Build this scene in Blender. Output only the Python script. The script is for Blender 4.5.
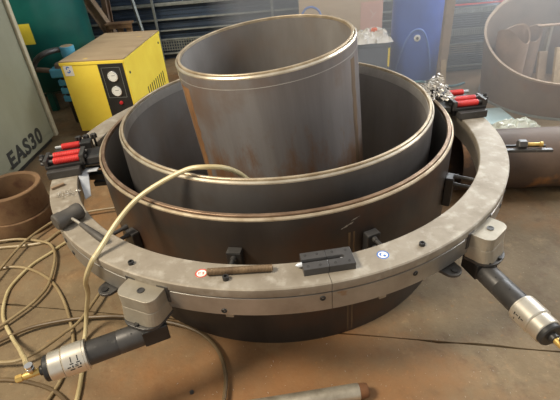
import bpy, bmesh, math, random
from mathutils import Vector, Matrix
from math import sin, cos, pi, radians as RAD

for o in list(bpy.data.objects): bpy.data.objects.remove(o)
scene = bpy.context.scene
COL = scene.collection
rng = random.Random(7)

# ------------------------------------------------------------------ camera
cam_d = bpy.data.cameras.new('camera'); cam = bpy.data.objects.new('camera', cam_d); COL.objects.link(cam)
R_ = Vector((0.99644135, -0.04643408, -0.07034565)); U_ = Vector((0.08428899, 0.54893097, 0.83160698)); F_ = Vector((0, 0.83457694, -0.55089139))
M = Matrix(((R_.x, U_.x, -F_.x, 0), (R_.y, U_.y, -F_.y, 0), (R_.z, U_.z, -F_.z, 1.55), (0, 0, 0, 1)))
cam.matrix_world = M
cam_d.sensor_fit = 'HORIZONTAL'; cam_d.sensor_width = 36; cam_d.lens = 443.627 / 560 * 36
cam_d.clip_end = 60; cam_d.clip_start = 0.05
scene.camera = cam
# ------------------------------------------------------------------ light
world = bpy.data.worlds.new('hall_light'); scene.world = world; world.use_nodes = True
world.node_tree.nodes['Background'].inputs[0].default_value = (1.0, 0.97, 0.93, 1)
world.node_tree.nodes['Background'].inputs[1].default_value = 0.52
def area(name, loc, target, sx, sy, power, col):
    l = bpy.data.lights.new(name, 'AREA'); l.shape = 'RECTANGLE'; l.size = sx; l.size_y = sy; l.energy = power; l.color = col
    o = bpy.data.objects.new(name, l); COL.objects.link(o); o.location = loc
    o.rotation_euler = (Vector(target) - Vector(loc)).to_track_quat('-Z', 'Y').to_euler()
    return o
area('skylight', (-3.3, 0.3, 4.6), (0, 2.0, 0.4), 1.3, 1.3, 350, (1.0, 0.88, 0.70))
area('far_window', (3.2, 5.7, 2.6), (0.9, 2.6, 0.4), 2.6, 1.2, 360, (0.92, 0.97, 1.0))
area('side_fill', (4.6, 3.0, 3.0), (1.5, 4.9, 0.4), 2.2, 1.6, 240, (0.95, 0.97, 1.0))  # added fill lamp for the front faces of the far right objects
vs = scene.view_settings
vs.view_transform = 'Standard'; vs.look = 'None'; vs.gamma = 1; vs.use_curve_mapping = False; vs.exposure = 0.0

# ------------------------------------------------------------------ materials
def lin(c):
    f = lambda v: v / 12.92 if v <= 0.04045 else ((v + 0.055) / 1.055) ** 2.4
    return tuple(f(x / 255) for x in c) + (1,)
MATS = {}
def mat(name, c1, c2=None, scale=6, rough=0.6, metal=0.0, bump=0.0, bscale=60, lo=0.35, hi=0.65, stretch=None, c3=None, s3=2.0, t3=(0.55, 0.7), rvar=0.0, spec=0.5, alpha=None, trans=0):
    if name in MATS: return MATS[name]
    m = bpy.data.materials.new(name); m.use_nodes = True; nt = m.node_tree; N = nt.nodes; L = nt.links
    b = N['Principled BSDF']; b.inputs['Roughness'].default_value = rough; b.inputs['Metallic'].default_value = metal
    b.inputs['Specular IOR Level'].default_value = spec
    if trans: b.inputs['Transmission Weight'].default_value = trans
    if alpha is not None: b.inputs['Alpha'].default_value = alpha
    b.inputs['Base Color'].default_value = lin(c1)
    tc = N.new('ShaderNodeTexCoord'); mp = N.new('ShaderNodeMapping'); L.new(tc.outputs['Object'], mp.inputs[0])
    if stretch: mp.inputs['Scale'].default_value = stretch
    if c2:
        nz = N.new('ShaderNodeTexNoise'); nz.inputs['Scale'].default_value = scale; nz.inputs['Detail'].default_value = 7; nz.inputs['Roughness'].default_value = 0.62
        L.new(mp.outputs[0], nz.inputs['Vector'])
        cr = N.new('ShaderNodeValToRGB'); cr.color_ramp.elements[0].position = lo; cr.color_ramp.elements[1].position = hi
        cr.color_ramp.elements[0].color = lin(c1); cr.color_ramp.elements[1].color = lin(c2)
        L.new(nz.outputs['Fac'], cr.inputs[0]); col = cr.outputs[0]
        if c3:
            n3 = N.new('ShaderNodeTexNoise'); n3.inputs['Scale'].default_value = s3; n3.inputs['Detail'].default_value = 6; n3.inputs['Roughness'].default_value = 0.6
            L.new(tc.outputs['Object'], n3.inputs['Vector'])
            r3 = N.new('ShaderNodeValToRGB'); r3.color_ramp.elements[0].position = t3[0]; r3.color_ramp.elements[1].position = t3[1]
            mx = N.new('ShaderNodeMix'); mx.data_type = 'RGBA'
            L.new(n3.outputs['Fac'], r3.inputs[0]); L.new(r3.outputs[0], mx.inputs['Factor']); L.new(col, mx.inputs['A']); mx.inputs['B'].default_value = lin(c3)
            col = mx.outputs['Result']
        L.new(col, b.inputs['Base Color'])
        if rvar:
            mr = N.new('ShaderNodeMapRange'); mr.inputs[3].default_value = max(0.05, rough - rvar); mr.inputs[4].default_value = min(1, rough + rvar)
            L.new(nz.outputs['Fac'], mr.inputs[0]); L.new(mr.outputs[0], b.inputs['Roughness'])
    if bump:
        nb = N.new('ShaderNodeTexNoise'); nb.inputs['Scale'].default_value = bscale; nb.inputs['Detail'].default_value = 5
        L.new(mp.outputs[0], nb.inputs['Vector'])
        bp = N.new('ShaderNodeBump'); bp.inputs['Strength'].default_value = bump; bp.inputs['Distance'].default_value = 0.01
        L.new(nb.outputs['Fac'], bp.inputs['Height']); L.new(bp.outputs[0], b.inputs['Normal'])
    MATS[name] = m
    return m

def floor_mat():
    m = mat('concrete_floor', (132, 114, 86), (106, 89, 64), 3.2, 0.78, 0, 0.25, 45, 0.3, 0.7, None, (142, 100, 58), 1.1, (0.48, 0.70), 0.1)
    nt = m.node_tree; N = nt.nodes; L = nt.links; b = N['Principled BSDF']
    old = b.inputs['Base Color'].links[0].from_socket
    tc = next(n for n in N if n.type == 'TEX_COORD')
    # dark grease spots and pale scuffs, all with shapes of their own
    def layer(prev, scale, p0, p1, colr, amt):
        n = N.new('ShaderNodeTexNoise'); n.inputs['Scale'].default_value = scale; n.inputs['Detail'].default_value = 8; n.inputs['Roughness'].default_value = 0.7
        L.new(tc.outputs['Object'], n.inputs['Vector'])
        r = N.new('ShaderNodeValToRGB'); r.color_ramp.elements[0].position = p0; r.color_ramp.elements[1].position = p1
        r.color_ramp.elements[0].color = (0, 0, 0, 1); r.color_ramp.elements[1].color = (amt, amt, amt, 1)
        L.new(n.outputs['Fac'], r.inputs[0])
        x = N.new('ShaderNodeMix'); x.data_type = 'RGBA'; L.new(r.outputs[0], x.inputs['Factor']); L.new(prev, x.inputs['A']); x.inputs['B'].default_value = lin(colr)
        return x.outputs['Result']
    c = layer(old, 4.3, 0.56, 0.7, (84, 66, 48), 0.6)
    c = layer(c, 28, 0.6, 0.72, (176, 128, 74), 0.55)
    c = layer(c, 75, 0.62, 0.70, (190, 172, 142), 0.75)
    c = layer(c, 110, 0.58, 0.70, (78, 60, 42), 0.55)
    c = layer(c, 14, 0.62, 0.75, (70, 52, 36), 0.5)
    c = layer(c, 8, 0.54, 0.72, (92, 64, 42), 0.6)
    c = layer(c, 5.5, 0.58, 0.72, (166, 142, 106), 0.5)
    # rust-orange dust trodden into the floor around the front left
    mp = N.new('ShaderNodeMapping'); mp.inputs['Location'].default_value = (0.15, -0.85, 0); mp.inputs['Scale'].default_value = (1.0, 1.0, 1)
    L.new(tc.outputs['Object'], mp.inputs[0])
    ln = N.new('ShaderNodeVectorMath'); ln.operation = 'LENGTH'; L.new(mp.outputs[0], ln.inputs[0])
    nz = N.new('ShaderNodeTexNoise'); nz.inputs['Scale'].default_value = 5; nz.inputs['Detail'].default_value = 8; nz.inputs['Roughness'].default_value = 0.7; L.new(tc.outputs['Object'], nz.inputs['Vector'])
    ma = N.new('ShaderNodeMath'); ma.operation = 'MULTIPLY_ADD'; ma.inputs[1].default_value = 1.2; L.new(nz.outputs['Fac'], ma.inputs[0]); L.new(ln.outputs['Value'], ma.inputs[2])
    rr = N.new('ShaderNodeValToRGB'); rr.color_ramp.elements[0].position = 0.0; rr.color_ramp.elements[1].position = 1.0
    mr = N.new('ShaderNodeMapRange'); mr.inputs[1].default_value = 1.55; mr.inputs[2].default_value = 0.75; mr.inputs[3].default_value = 0.0; mr.inputs[4].default_value = 0.6
    L.new(ma.outputs[0], mr.inputs[0])
    x = N.new('ShaderNodeMix'); x.data_type = 'RGBA'; L.new(mr.outputs[0], x.inputs['Factor']); L.new(c, x.inputs['A']); x.inputs['B'].default_value = lin((150, 98, 50))
    L.new(x.outputs['Result'], b.inputs['Base Color'])
    return m
FLOOR = floor_mat()
JOINT = mat('joint_dirt', (58, 44, 32), (38, 28, 22), 20, 0.95)
P1M = mat('mill_scale_dark', (70, 63, 57), (50, 43, 38), 5, 0.42, 0.2, 0.05, 30, 0.3, 0.7, (1, 1, 0.35), (78, 56, 42), 3.0, (0.5, 0.68), 0.1)
P2M = mat('mill_scale_blue', (96, 92, 89), (74, 70, 67), 5, 0.40, 0.2, 0.05, 30, 0.3, 0.7, (1, 1, 0.35), (86, 76, 68), 2.5, (0.55, 0.7), 0.1)
def p3_mat():
    m = mat('mill_scale_tall', (142, 138, 136), (112, 106, 104), 4, 0.34, 0.25, 0.05, 30, 0.3, 0.7, (1.5, 1.5, 0.12), (122, 104, 92), 2.2, (0.5, 0.66), 0.1)
    nt = m.node_tree; N = nt.nodes; L = nt.links; b = N['Principled BSDF']
    prev = b.inputs['Base Color'].links[0].from_socket
    tc = next(n for n in N if n.type == 'TEX_COORD')
    n = N.new('ShaderNodeTexNoise'); n.inputs['Scale'].default_value = 7; n.inputs['Detail'].default_value = 8; n.inputs['Roughness'].default_value = 0.72
    mp = N.new('ShaderNodeMapping'); mp.inputs['Scale'].default_value = (1, 1, 0.35); L.new(tc.outputs['Object'], mp.inputs[0]); L.new(mp.outputs[0], n.inputs['Vector'])
    # rust creeping up from the lower end of the pipe
    sp = N.new('ShaderNodeSeparateXYZ'); L.new(tc.outputs['Object'], sp.inputs[0])
    mr = N.new('ShaderNodeMapRange'); mr.inputs[1].default_value = 0.82; mr.inputs[2].default_value = 0.45; mr.inputs[3].default_value = -0.12; mr.inputs[4].default_value = 0.14
    L.new(sp.outputs[2], mr.inputs[0])
    ad = N.new('ShaderNodeMath'); L.new(n.outputs['Fac'], ad.inputs[0]); L.new(mr.outputs[0], ad.inputs[1])
    r = N.new('ShaderNodeValToRGB'); r.color_ramp.elements[0].position = 0.5; r.color_ramp.elements[1].position = 0.68
    L.new(ad.outputs[0], r.inputs[0])
    x = N.new('ShaderNodeMix'); x.data_type = 'RGBA'; L.new(r.outputs[0], x.inputs['Factor']); L.new(prev, x.inputs['A']); x.inputs['B'].default_value = lin((124, 92, 66))
    L.new(x.outputs['Result'], b.inputs['Base Color'])
    return m
P3M = p3_mat()
BORE = mat('bore_lightened_steel', (142, 138, 134), (118, 113, 109), 4, 0.5, 0.15, 0.04, 30, 0.3, 0.7, (1, 1, 0.3), (126, 114, 104), 2.4, (0.5, 0.68), 0.08)  # lightened colour stands in for ambient light inside the pipes
RIMB = mat('rim_brown_steel', (168, 142, 118), (128, 104, 84), 14, 0.42, 0.6, 0.05, 90)
RIML = mat('rim_bright_steel', (222, 214, 196), (190, 178, 156), 12, 0.34, 0.7, 0.03, 90)
RIMT = mat('rim_tan_steel', (214, 200, 174), (176, 156, 128), 12, 0.4, 0.6, 0.03, 90)
BAND = mat('machined_band', (196, 192, 186), (166, 162, 156), 8, 0.38, 0.4, 0.03, 60)
RINGT = mat('ring_plate_steel', (164, 155, 140), (138, 128, 113), 9, 0.6, 0.25, 0.05, 70, 0.3, 0.7, None, (184, 177, 164), 16, (0.52, 0.74), 0.12)
RINGS = mat('ring_side_steel', (176, 174, 170), (150, 146, 138), 7, 0.36, 0.75, 0.04, 60, 0.3, 0.7, None, (150, 122, 92), 11, (0.62, 0.76), 0.1)
CAST = mat('cast_aluminium', (168, 160, 144), (146, 138, 122), 10, 0.5, 0.45, 0.06, 80)
BLACK = mat('black_oxide', (58, 57, 56), (44, 43, 42), 14, 0.42, 0.35, 0.04, 70)
DGREY = mat('motor_grey', (84, 82, 80), (64, 62, 60), 8, 0.42, 0.4, 0.04, 60, 0.3, 0.7, None, (96, 94, 90), 30, (0.62, 0.72))
ALU = mat('turned_aluminium', (232, 226, 212), (208, 200, 184), 10, 0.32, 0.75, 0.02, 60)
BLOCK = mat('blued_block', (78, 76, 75), (64, 62, 61), 14, 0.45, 0.2, 0.04, 70)
BRASS = mat('brass', (222, 190, 116), (196, 158, 84), 18, 0.38, 0.6)
CHROME = mat('bright_steel', (226, 226, 224), (196, 196, 194), 14, 0.22, 0.95)
RED = mat('red_sleeve', (214, 52, 46), (182, 38, 36), 12, 0.48, 0.0, 0.05, 60)
HOSE = mat('yellowed_hose', (204, 190, 148), (178, 160, 116), 6, 0.32, 0.0, 0.0)
HOSE2 = mat('grimy_hose', (164, 146, 110), (132, 112, 80), 6, 0.4, 0.0, 0.0)
HOSE3 = mat('dark_hose', (112, 92, 64), (86, 70, 48), 6, 0.4, 0.0, 0.0)
YEL = mat('yellow_paint', (250, 224, 84), (242, 212, 74), 4, 0.38, 0, 0.02, 30)
DUST = mat('dusty_top', (170, 150, 120), (146, 126, 98), 5, 0.85, 0, 0.06, 40, 0.3, 0.7, (0.6, 2.2, 1), (214, 184, 82), 6, (0.66, 0.72))
PANEL = mat('dark_panel', (44, 42, 40), (36, 34, 32), 6, 0.5)
GREYP = mat('cabinet_paint', (146, 146, 126), (128, 128, 108), 2.5, 0.42, 0, 0.02, 20, 0.3, 0.7, (1, 1, 0.5))
GTRIM = mat('cabinet_trim', (198, 190, 164), (176, 166, 140), 5, 0.5)
INK = mat('black_lettering', (36, 36, 34), (46, 46, 42), 20, 0.7)
TEAL = mat('tank_green', (24, 92, 84), (16, 74, 70), 3, 0.28, 0, 0.01, 20)
LBLUE = mat('filter_blue', (92, 168, 196), (72, 144, 172), 8, 0.45)
RUST = mat('rust_light', (134, 104, 74), (104, 80, 56), 8, 0.8, 0.1, 0.12, 50, 0.3, 0.7, None, (92, 62, 44), 6, (0.55, 0.68))
RUSTD = mat('rust_dark', (124, 106, 90), (98, 82, 68), 5, 0.7, 0.15, 0.1, 40, 0.3, 0.7, None, (120, 84, 58), 3, (0.55, 0.7))
RUSTP = mat('rust_grey_pipe', (100, 82, 68), (78, 64, 54), 4, 0.6, 0.25, 0.06, 40, 0.3, 0.7, None, (168, 118, 70), 2.2, (0.58, 0.66))
BEAM = mat('brown_beam', (150, 128, 104), (118, 98, 78), 6, 0.75, 0.1, 0.08, 40)
WALLM = mat('blue_sheet', (66, 80, 98), (52, 64, 80), 3, 0.45, 0.2, 0.03, 20)
RAIL = mat('grey_rail', (148, 152, 146), (118, 122, 118), 12, 0.5, 0.4)
PLY = mat('plywood_board', (214, 188, 152), (196, 168, 130), 4, 0.7, 0, 0.03, 30, 0.3, 0.7, (1, 1, 6))
PINK = mat('pink_paper', (226, 176, 156), (218, 166, 146), 6, 0.7)
PALE = mat('pale_ink', (232, 204, 188), None, 6, 0.7)
GBOX = mat('grey_box', (108, 114, 124), (92, 98, 108), 5, 0.55)
WHITE = mat('white_plastic', (232, 228, 220), (214, 208, 198), 8, 0.5, 0, 0.05, 30)
ORANGE = mat('orange_print', (232, 110, 60), None, 6, 0.6)
BLUEM = mat('blue_paint', (74, 112, 204), (58, 92, 180), 3, 0.32, 0.1, 0.01, 20)
BLUEL = mat('blue_edge', (104, 138, 208), (90, 122, 192), 3, 0.35)
WOOD = mat('old_plank', (172, 150, 116), (142, 120, 90), 6, 0.8, 0, 0.1, 40, 0.3, 0.7, (5, 0.5, 5))
SHEET = mat('pale_teal_sheet', (176, 196, 196), (160, 182, 182), 6, 0.3)
FILM = mat('plastic_film', (222, 224, 212), (196, 202, 190), 9, 0.3, 0, 0.2, 20)
GALV = mat('galvanised_pipe', (196, 188, 170), (160, 150, 132), 16, 0.4, 0.6, 0.06, 60)
RUSTE = mat('rust_plug', (122, 82, 50), (96, 62, 38), 14, 0.8, 0, 0.1, 60)
RUBBER = mat('grey_rubber', (84, 80, 74), (66, 62, 58), 10, 0.6, 0.05, 0.05, 60)
THREAD = mat('rusty_thread', (134, 112, 84), (104, 84, 62), 20, 0.6, 0.35, 0.1, 90)
PAPER = mat('yellow_paper', (224, 206, 62), (208, 188, 52), 9, 0.7)
STICKW = mat('sticker_white', (238, 234, 224), None, 6, 0.5)
STICKR = mat('sticker_red', (214, 70, 52), None, 6, 0.5)
STICKB = mat('sticker_blue', (40, 108, 196), None, 6, 0.5)
REDB = mat('red_button', (196, 40, 44), None, 6, 0.4)
DIAL = mat('dial_white', (232, 232, 226), None, 6, 0.35)
TEALC = mat('cable_teal', (96, 150, 158), (78, 128, 138), 8, 0.5)
SLATM = mat('dark_blue_slat', (50, 56, 70), (40, 44, 56), 8, 0.5)
SADDLE = mat('pale_rust', (150, 122, 98), (122, 98, 78), 6, 0.75, 0.05, 0.08, 40)
PALEST = mat('pale_glare_steel', (228, 232, 238), (196, 202, 210), 10, 0.3, 0.2)  # pale colour in place of daylight reflected by bright steel
SWARF = mat('steel_swarf', (226, 222, 214), (166, 160, 152), 60, 0.35, 0.5)

# ------------------------------------------------------------------ mesh helpers
class MB:
    def __init__(s): s.v = []; s.f = []; s.sm = []
    def add(s, vs, fs, smooth=False, M=None):
        o = len(s.v)
        s.v += [tuple(M @ Vector(v)) for v in vs] if M else [tuple(v) for v in vs]
        s.f += [tuple(i + o for i in f) for f in fs]; s.sm += [smooth] * len(fs)
        return s
    def box(s, c, d, rz=0, M=None):
        x, y, z = d[0] / 2, d[1] / 2, d[2] / 2
        T = Matrix.Translation(Vector(c)) @ Matrix.Rotation(rz, 4, 'Z')
        if M: T = M @ T
        vs = [(sx * x, sy * y, sz * z) for sz in (-1, 1) for sy in (-1, 1) for sx in (-1, 1)]
        return s.add(vs, [(0, 2, 3, 1), (4, 5, 7, 6), (0, 1, 5, 4), (2, 6, 7, 3), (0, 4, 6, 2), (1, 3, 7, 5)], False, T)
    def lathe(s, prof, n=48, a0=0, a1=2 * pi, M=None, closed=True, smooth=True):
        """profile (r,z) swept round local z; closed = profile is a closed loop"""
        full = abs(a1 - a0 - 2 * pi) < 1e-6; cols = n if full else n + 1; k = len(prof)
        vs = [(r * cos(a0 + (a1 - a0) * i / n), r * sin(a0 + (a1 - a0) * i / n), z) for i in range(cols) for r, z in prof]
        fs = []
        for i in range(n):
            j = (i + 1) % cols
            for q in range(k if closed else k - 1):
                w = (q + 1) % k
                fs.append((i * k + q, j * k + q, j * k + w, i * k + w))
        if not full and closed:
            fs.append(tuple(range(k))[::-1]); fs.append(tuple((cols - 1) * k + q for q in range(k)))
        return s.add(vs, fs, smooth, M)
    def rod(s, p0, p1, prof, n=24):
        """turned shape along p0->p1; prof = (distance, radius); ends capped"""
        p0 = Vector(p0); d = Vector(p1) - p0; T = Matrix.Translation(p0) @ d.to_track_quat('Z', 'Y').to_matrix().to_4x4()
        vs = []; fs = []; k = len(prof)
        for (t, r) in prof:
            vs += [(r * cos(2 * pi * i / n), r * sin(2 * pi * i / n), t) for i in range(n)]
        for q in range(k - 1):
            for i in range(n):
                j = (i + 1) % n; fs.append((q * n + i, q * n + j, (q + 1) * n + j, (q + 1) * n + i))
        fs.append(tuple(range(n))[::-1]); fs.append(tuple((k - 1) * n + i for i in range(n)))
        return s.add(vs, fs, True, T)
    def cyl(s, p0, p1, r, n=20):
        L = (Vector(p1) - Vector(p0)).length; e = min(r * 0.12, L * 0.1)
        return s.rod(p0, p1, [(0, r - e), (e, r), (L - e, r), (L, r - e)], n)
    def prism(s, poly, z0, z1, M=None, top=None):
        n = len(poly); t = top or poly
        vs = [(x, y, z0) for x, y in poly] + [(x, y, z1) for x, y in t]
        fs = [tuple(range(n))[::-1], tuple(range(n, 2 * n))] + [(i, (i + 1) % n, n + (i + 1) % n, n + i) for i in range(n)]
        return s.add(vs, fs, False, M)
    def tube(s, pts, r, n=10, sub=6):
        P = [Vector(p) for p in pts]; Q = []
        for i in range(len(P) - 1):
            a, b, c, d = P[max(i - 1, 0)], P[i], P[i + 1], P[min(i + 2, len(P) - 1)]
            for k in range(sub):
                t = k / sub
                Q.append(0.5 * ((2 * b) + (c - a) * t + (2 * a - 5 * b + 4 * c - d) * t * t + (3 * b - a - 3 * c + d) * t ** 3))
        Q.append(P[-1]); up = Vector((0, 0, 1)); vs = []; fs = []; prev = None
        for i, q in enumerate(Q):
            d = (Q[min(i + 1, len(Q) - 1)] - Q[max(i - 1, 0)]).normalized()
            if prev is None:
                x = d.cross(up); x = x.normalized() if x.length > 1e-3 else Vector((1, 0, 0))
            else:
                x = (prev - d * prev.dot(d)).normalized()
            y = d.cross(x); prev = x
            vs += [tuple(q + r * (x * cos(2 * pi * k / n) + y * sin(2 * pi * k / n))) for k in range(n)]
        for i in range(len(Q) - 1):
            for k in range(n):
                j = (k + 1) % n; fs.append((i * n + k, i * n + j, (i + 1) * n + j, (i + 1) * n + k))
        fs.append(tuple(range(n))[::-1]); fs.append(tuple((len(Q) - 1) * n + k for k in range(n)))
        return s.add(vs, fs, True)
    def mesh(s, name):
        me = bpy.data.meshes.new(name); me.from_pydata(s.v, [], s.f)
        me.polygons.foreach_set('use_smooth', s.sm)
        bm = bmesh.new(); bm.from_mesh(me); bmesh.ops.recalc_face_normals(bm, faces=bm.faces)
        for e in bm.edges:
            if len(e.link_faces) == 2 and e.calc_face_angle(0) > RAD(32): e.smooth = False
        bm.to_mesh(me); bm.free()
        return me
    def build(s, name, m, parent=None, bevel=0, loc=None, rz=0):
        o = bpy.data.objects.new(name, s.mesh(name)); COL.objects.link(o); o.data.materials.append(m)
        if parent: o.parent = parent
        if loc is not None: o.location = loc
        if rz: o.rotation_euler.z = rz
        if bevel:
            b = o.modifiers.new('edge', 'BEVEL'); b.width = bevel; b.segments = 2; b.limit_method = 'ANGLE'; b.angle_limit = RAD(40)
        return o
def tag(o, label, cat, group=None, kind=None):
    o['label'] = label; o['category'] = cat
    if group: o['group'] = group
    if kind: o['kind'] = kind
    return o
def empty(name, loc, label, cat, rz=0, group=None):
    o = bpy.data.objects.new(name, None); COL.objects.link(o); o.location = loc; o.rotation_euler.z = rz; o.empty_display_size = 0.1
    return tag(o, label, cat, group)
def again(src, parent, loc=None, rz=None, name=None):
    c = src.copy(); COL.objects.link(c); c.parent = parent
    if loc is not None: c.location = loc
    if rz is not None: c.rotation_euler.z = rz
    return c
def struct(o): o['kind'] = 'structure'; return o
def plate(poly, z0, z1): return MB().prism(poly, z0, z1)
def arc(cx, cy, r, a0, a1, n): return [(cx + r * cos(a0 + (a1 - a0) * i / n), cy + r * sin(a0 + (a1 - a0) * i / n)) for i in range(n + 1)]

# ================================================================== THE SETTING
floor = struct(MB().box((0.3, 3.0, -0.09), (9.0, 8.0, 0.14)).build('floor', JOINT))
def joint(x): return 1.315 - 0.216 * x
def slab(sgn, far):
    xs = [-4.2 + 9.0 * i / 120 for i in range(121)]
    edge = [(x, joint(x) + sgn * (0.0025 + 0.003 * rng.random() + (0.006 if rng.random() < 0.06 else 0))) for x in xs]
    poly = edge + [(4.8, far), (-4.2, far)]
    if sgn < 0: poly = poly[::-1]
    return plate(poly, -0.03, 0.0).build('concrete_slab', FLOOR, floor)
slab(-1, -1.0); slab(1, 7.0)

# back wall of ribbed blue sheet with rails
def ribbed(x0, x1, z0, z1, pitch, d):
    m = MB(); vs = []; fs = []; n = int((z1 - z0) / pitch)
    prof = []
    for i in range(n):
        z = z0 + i * pitch
        prof += [(0, z), (0, z + pitch * 0.55), (d, z + pitch * 0.62), (d, z + pitch * 0.93)]
    prof.append((0, z0 + n * pitch))
    k = len(prof)
    for x in (x0, x1): vs += [(x, -p[0], p[1]) for p in prof]
    for i in range(k - 1): fs.append((i, i + 1, k + i + 1, k + i))
    vs += [(x0, 0.05, z0), (x0, 0.05, z0 + n * pitch), (x1, 0.05, z0), (x1, 0.05, z0 + n * pitch)]
    fs.append((2 * k, 2 * k + 1, 2 * k + 3, 2 * k + 2))
    return m.add(vs, fs)
wall = struct(ribbed(-4.2, 4.8, 0, 3.0, 0.05, 0.014).build('wall_back', WALLM, loc=(0, 5.9, 0)))
for z, h in ((0.25, 0.016), (0.357, 0.014), (0.487, 0.018), (0.66, 0.035), (0.95, 0.03), (1.2, 0.03)):
    MB().box((-0.4, -0.05, z), (5.2, 0.05, h)).build('rail', RAIL, wall, 0.003)
MB().box((-0.4, -0.05, 0.08), (5.2, 0.05, 0.02)).build('rail', RAIL, wall, 0.003)
for x in (-2.75, -1.33, 0.10):
    MB().box((x, -0.10, 0.75), (0.028, 0.028, 1.5)).build('post', RAIL, wall, 0.003)
ms = MB()
for i in range(130): ms.box((-2.9 + i * 0.032, -0.06, 0.175), (0.012, 0.012, 0.13))
for z in (0.125, 0.16, 0.195, 0.23): ms.box((-0.8, -0.068, z), (4.2, 0.008, 0.009))
o = ms.build('mesh_strip', RAIL, wall); o['kind'] = 'stuff'
struct(MB().box((-4.2, 3.0, 1.5), (0.1, 8.0, 3.0)).build('wall_left', GREYP))

# ================================================================== THE THREE PIPES
CX, CY = 0.0053, 2.0985
def pipe(name, label, R, h, t, body_m, rim_m, lip, c=(CX, CY), band_in=None, lip_m=None):
    """shell, flat machined land on the inner half of the rim, bright bevelled lip on the outer half, dark groove between"""
    e = empty(name, (c[0], c[1], 0), label, 'pipe')
    MB().lathe([(R, 0), (R, h - 0.018), (R - lip, h - 0.014), (R - t, h - 0.014), (R - t, 0)], 128).build('shell', body_m, e)
    MB().lathe([(R - lip - 0.003, h - 0.0135), (R - lip - 0.003, h - 0.001), (R - lip - 0.004, h), (R - t + 0.002, h), (R - t, h - 0.002), (R - t, h - 0.0135)], 128).build('machined_rim', rim_m, e)
    MB().lathe([(R + 0.0003, h - 0.0175), (R + 0.0003, h - 0.012), (R - 0.004, h - 0.006), (R - lip + 0.002, h - 0.006), (R - lip, h - 0.008), (R - lip, h - 0.0135)], 128).build('bevelled_lip', lip_m or RIML, e)
    MB().lathe([(R - t - 0.0012, 0.002), (R - t + 0.0005, 0.002), (R - t + 0.0005, h - 0.016), (R - t - 0.0012, h - 0.016)], 128).build('lightened_bore', BORE, e)
    if band_in: MB().lathe([(R - t + 0.003, h - band_in), (R - t - 0.003, h - band_in), (R - t - 0.003, h - 0.015), (R - t + 0.003, h - 0.015)], 128).build('counterbore_band', BAND, e)
    return e
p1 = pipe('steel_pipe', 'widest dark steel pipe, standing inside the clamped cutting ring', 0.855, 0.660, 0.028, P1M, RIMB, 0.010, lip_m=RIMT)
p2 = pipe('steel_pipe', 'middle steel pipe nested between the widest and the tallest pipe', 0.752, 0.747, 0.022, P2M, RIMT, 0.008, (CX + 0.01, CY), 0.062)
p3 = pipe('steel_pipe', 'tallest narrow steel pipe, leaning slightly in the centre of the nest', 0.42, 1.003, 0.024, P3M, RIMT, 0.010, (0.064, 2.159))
MB().lathe([(0.418, 0.945), (0.4206, 0.945), (0.4206, 0.948), (0.418, 0.948)], 128).build('scribed_line', BAND, p3)
nrm = Vector((-0.083, -0.044, 0.9945)).normalized()
p3.rotation_mode = 'QUATERNION'; p3.rotation_quaternion = Vector((0, 0, 1)).rotation_difference(nrm)
p3.location = Vector((-0.010, 2.110, 1.041)) - nrm * 1.003

def seam(parent, name, R, a, w, z0, z1, m, seed, n=26):
    r = random.Random(seed); vs = []; fs = []
    for i in range(n + 1):
        z = z0 + (z1 - z0) * i / n; w0 = w * (0.75 + 0.5 * r.random()); w1 = w * (0.75 + 0.5 * r.random())
        for k in range(4):
            aa = a + (-w0 + (w0 + w1) * k / 3) / R; rr = R + (0.0010 if k in (1, 2) else 0.0002)
            vs.append((rr * cos(aa), rr * sin(aa), z))
    for i in range(n):
        for k in range(3): fs.append((4 * i + k, 4 * i + k + 1, 4 * i + 5 + k, 4 * i + 4 + k))
    return MB().add(vs, fs, True).build(name, m, parent)
SEAM = mat('rusty_seam', (164, 120, 76), (110, 78, 52), 22, 0.65, 0.15, 0.15, 60, 0.3, 0.7, (1, 1, 0.3))
SEAMD = mat('tan_seam', (118, 96, 70), (82, 66, 50), 22, 0.6, 0.2, 0.1, 60, 0.3, 0.7, (1, 1, 0.2))
SCUFF = mat('pale_scuff', (186, 178, 162), (140, 130, 116), 40, 0.5, 0.4, 0.1, 60)
seam(p3, 'weld_seam', 0.42, RAD(-154), 0.045, 0.02, 0.92, SEAM, 1)
seam(p3, 'weld_seam', 0.42, RAD(-30), 0.022, 0.02, 0.93, SEAMD, 2)
A1 = RAD(-73.2)
seam(p1, 'weld_seam', 0.855, A1 - 0.011, 0.004, 0.01, 0.54, SEAMD, 3); seam(p1, 'weld_seam', 0.855, A1 + 0.011, 0.004, 0.01, 0.54, SEAMD, 4)
def scuff(a, z, da, dz, hgt, seed):
    r = random.Random(seed); n = 10; vs = []; fs = []
    for i in range(n + 1):
        t = i / n; hh = hgt * (0.25 + r.random()) * (1 - abs(2 * t - 1) ** 3)
        for q in (-hh, hh): vs.append((0.8556 * cos(a + da * t), 0.8556 * sin(a + da * t), z + dz * t + q + r.uniform(-.3, .3) * hgt))
    for i in range(n): fs.append((2 * i, 2 * i + 1, 2 * i + 3, 2 * i + 2))
    MB().add(vs, fs).build('grinding_scuff', SCUFF, p1)
scuff(RAD(-76.2), 0.563, 0.060, 0.020, 0.0035, 5); scuff(RAD(-73.6), 0.590, 0.042, 0.012, 0.002, 6); scuff(RAD(-75.2), 0.572, 0.040, 0.012, 0.003, 8)

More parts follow.
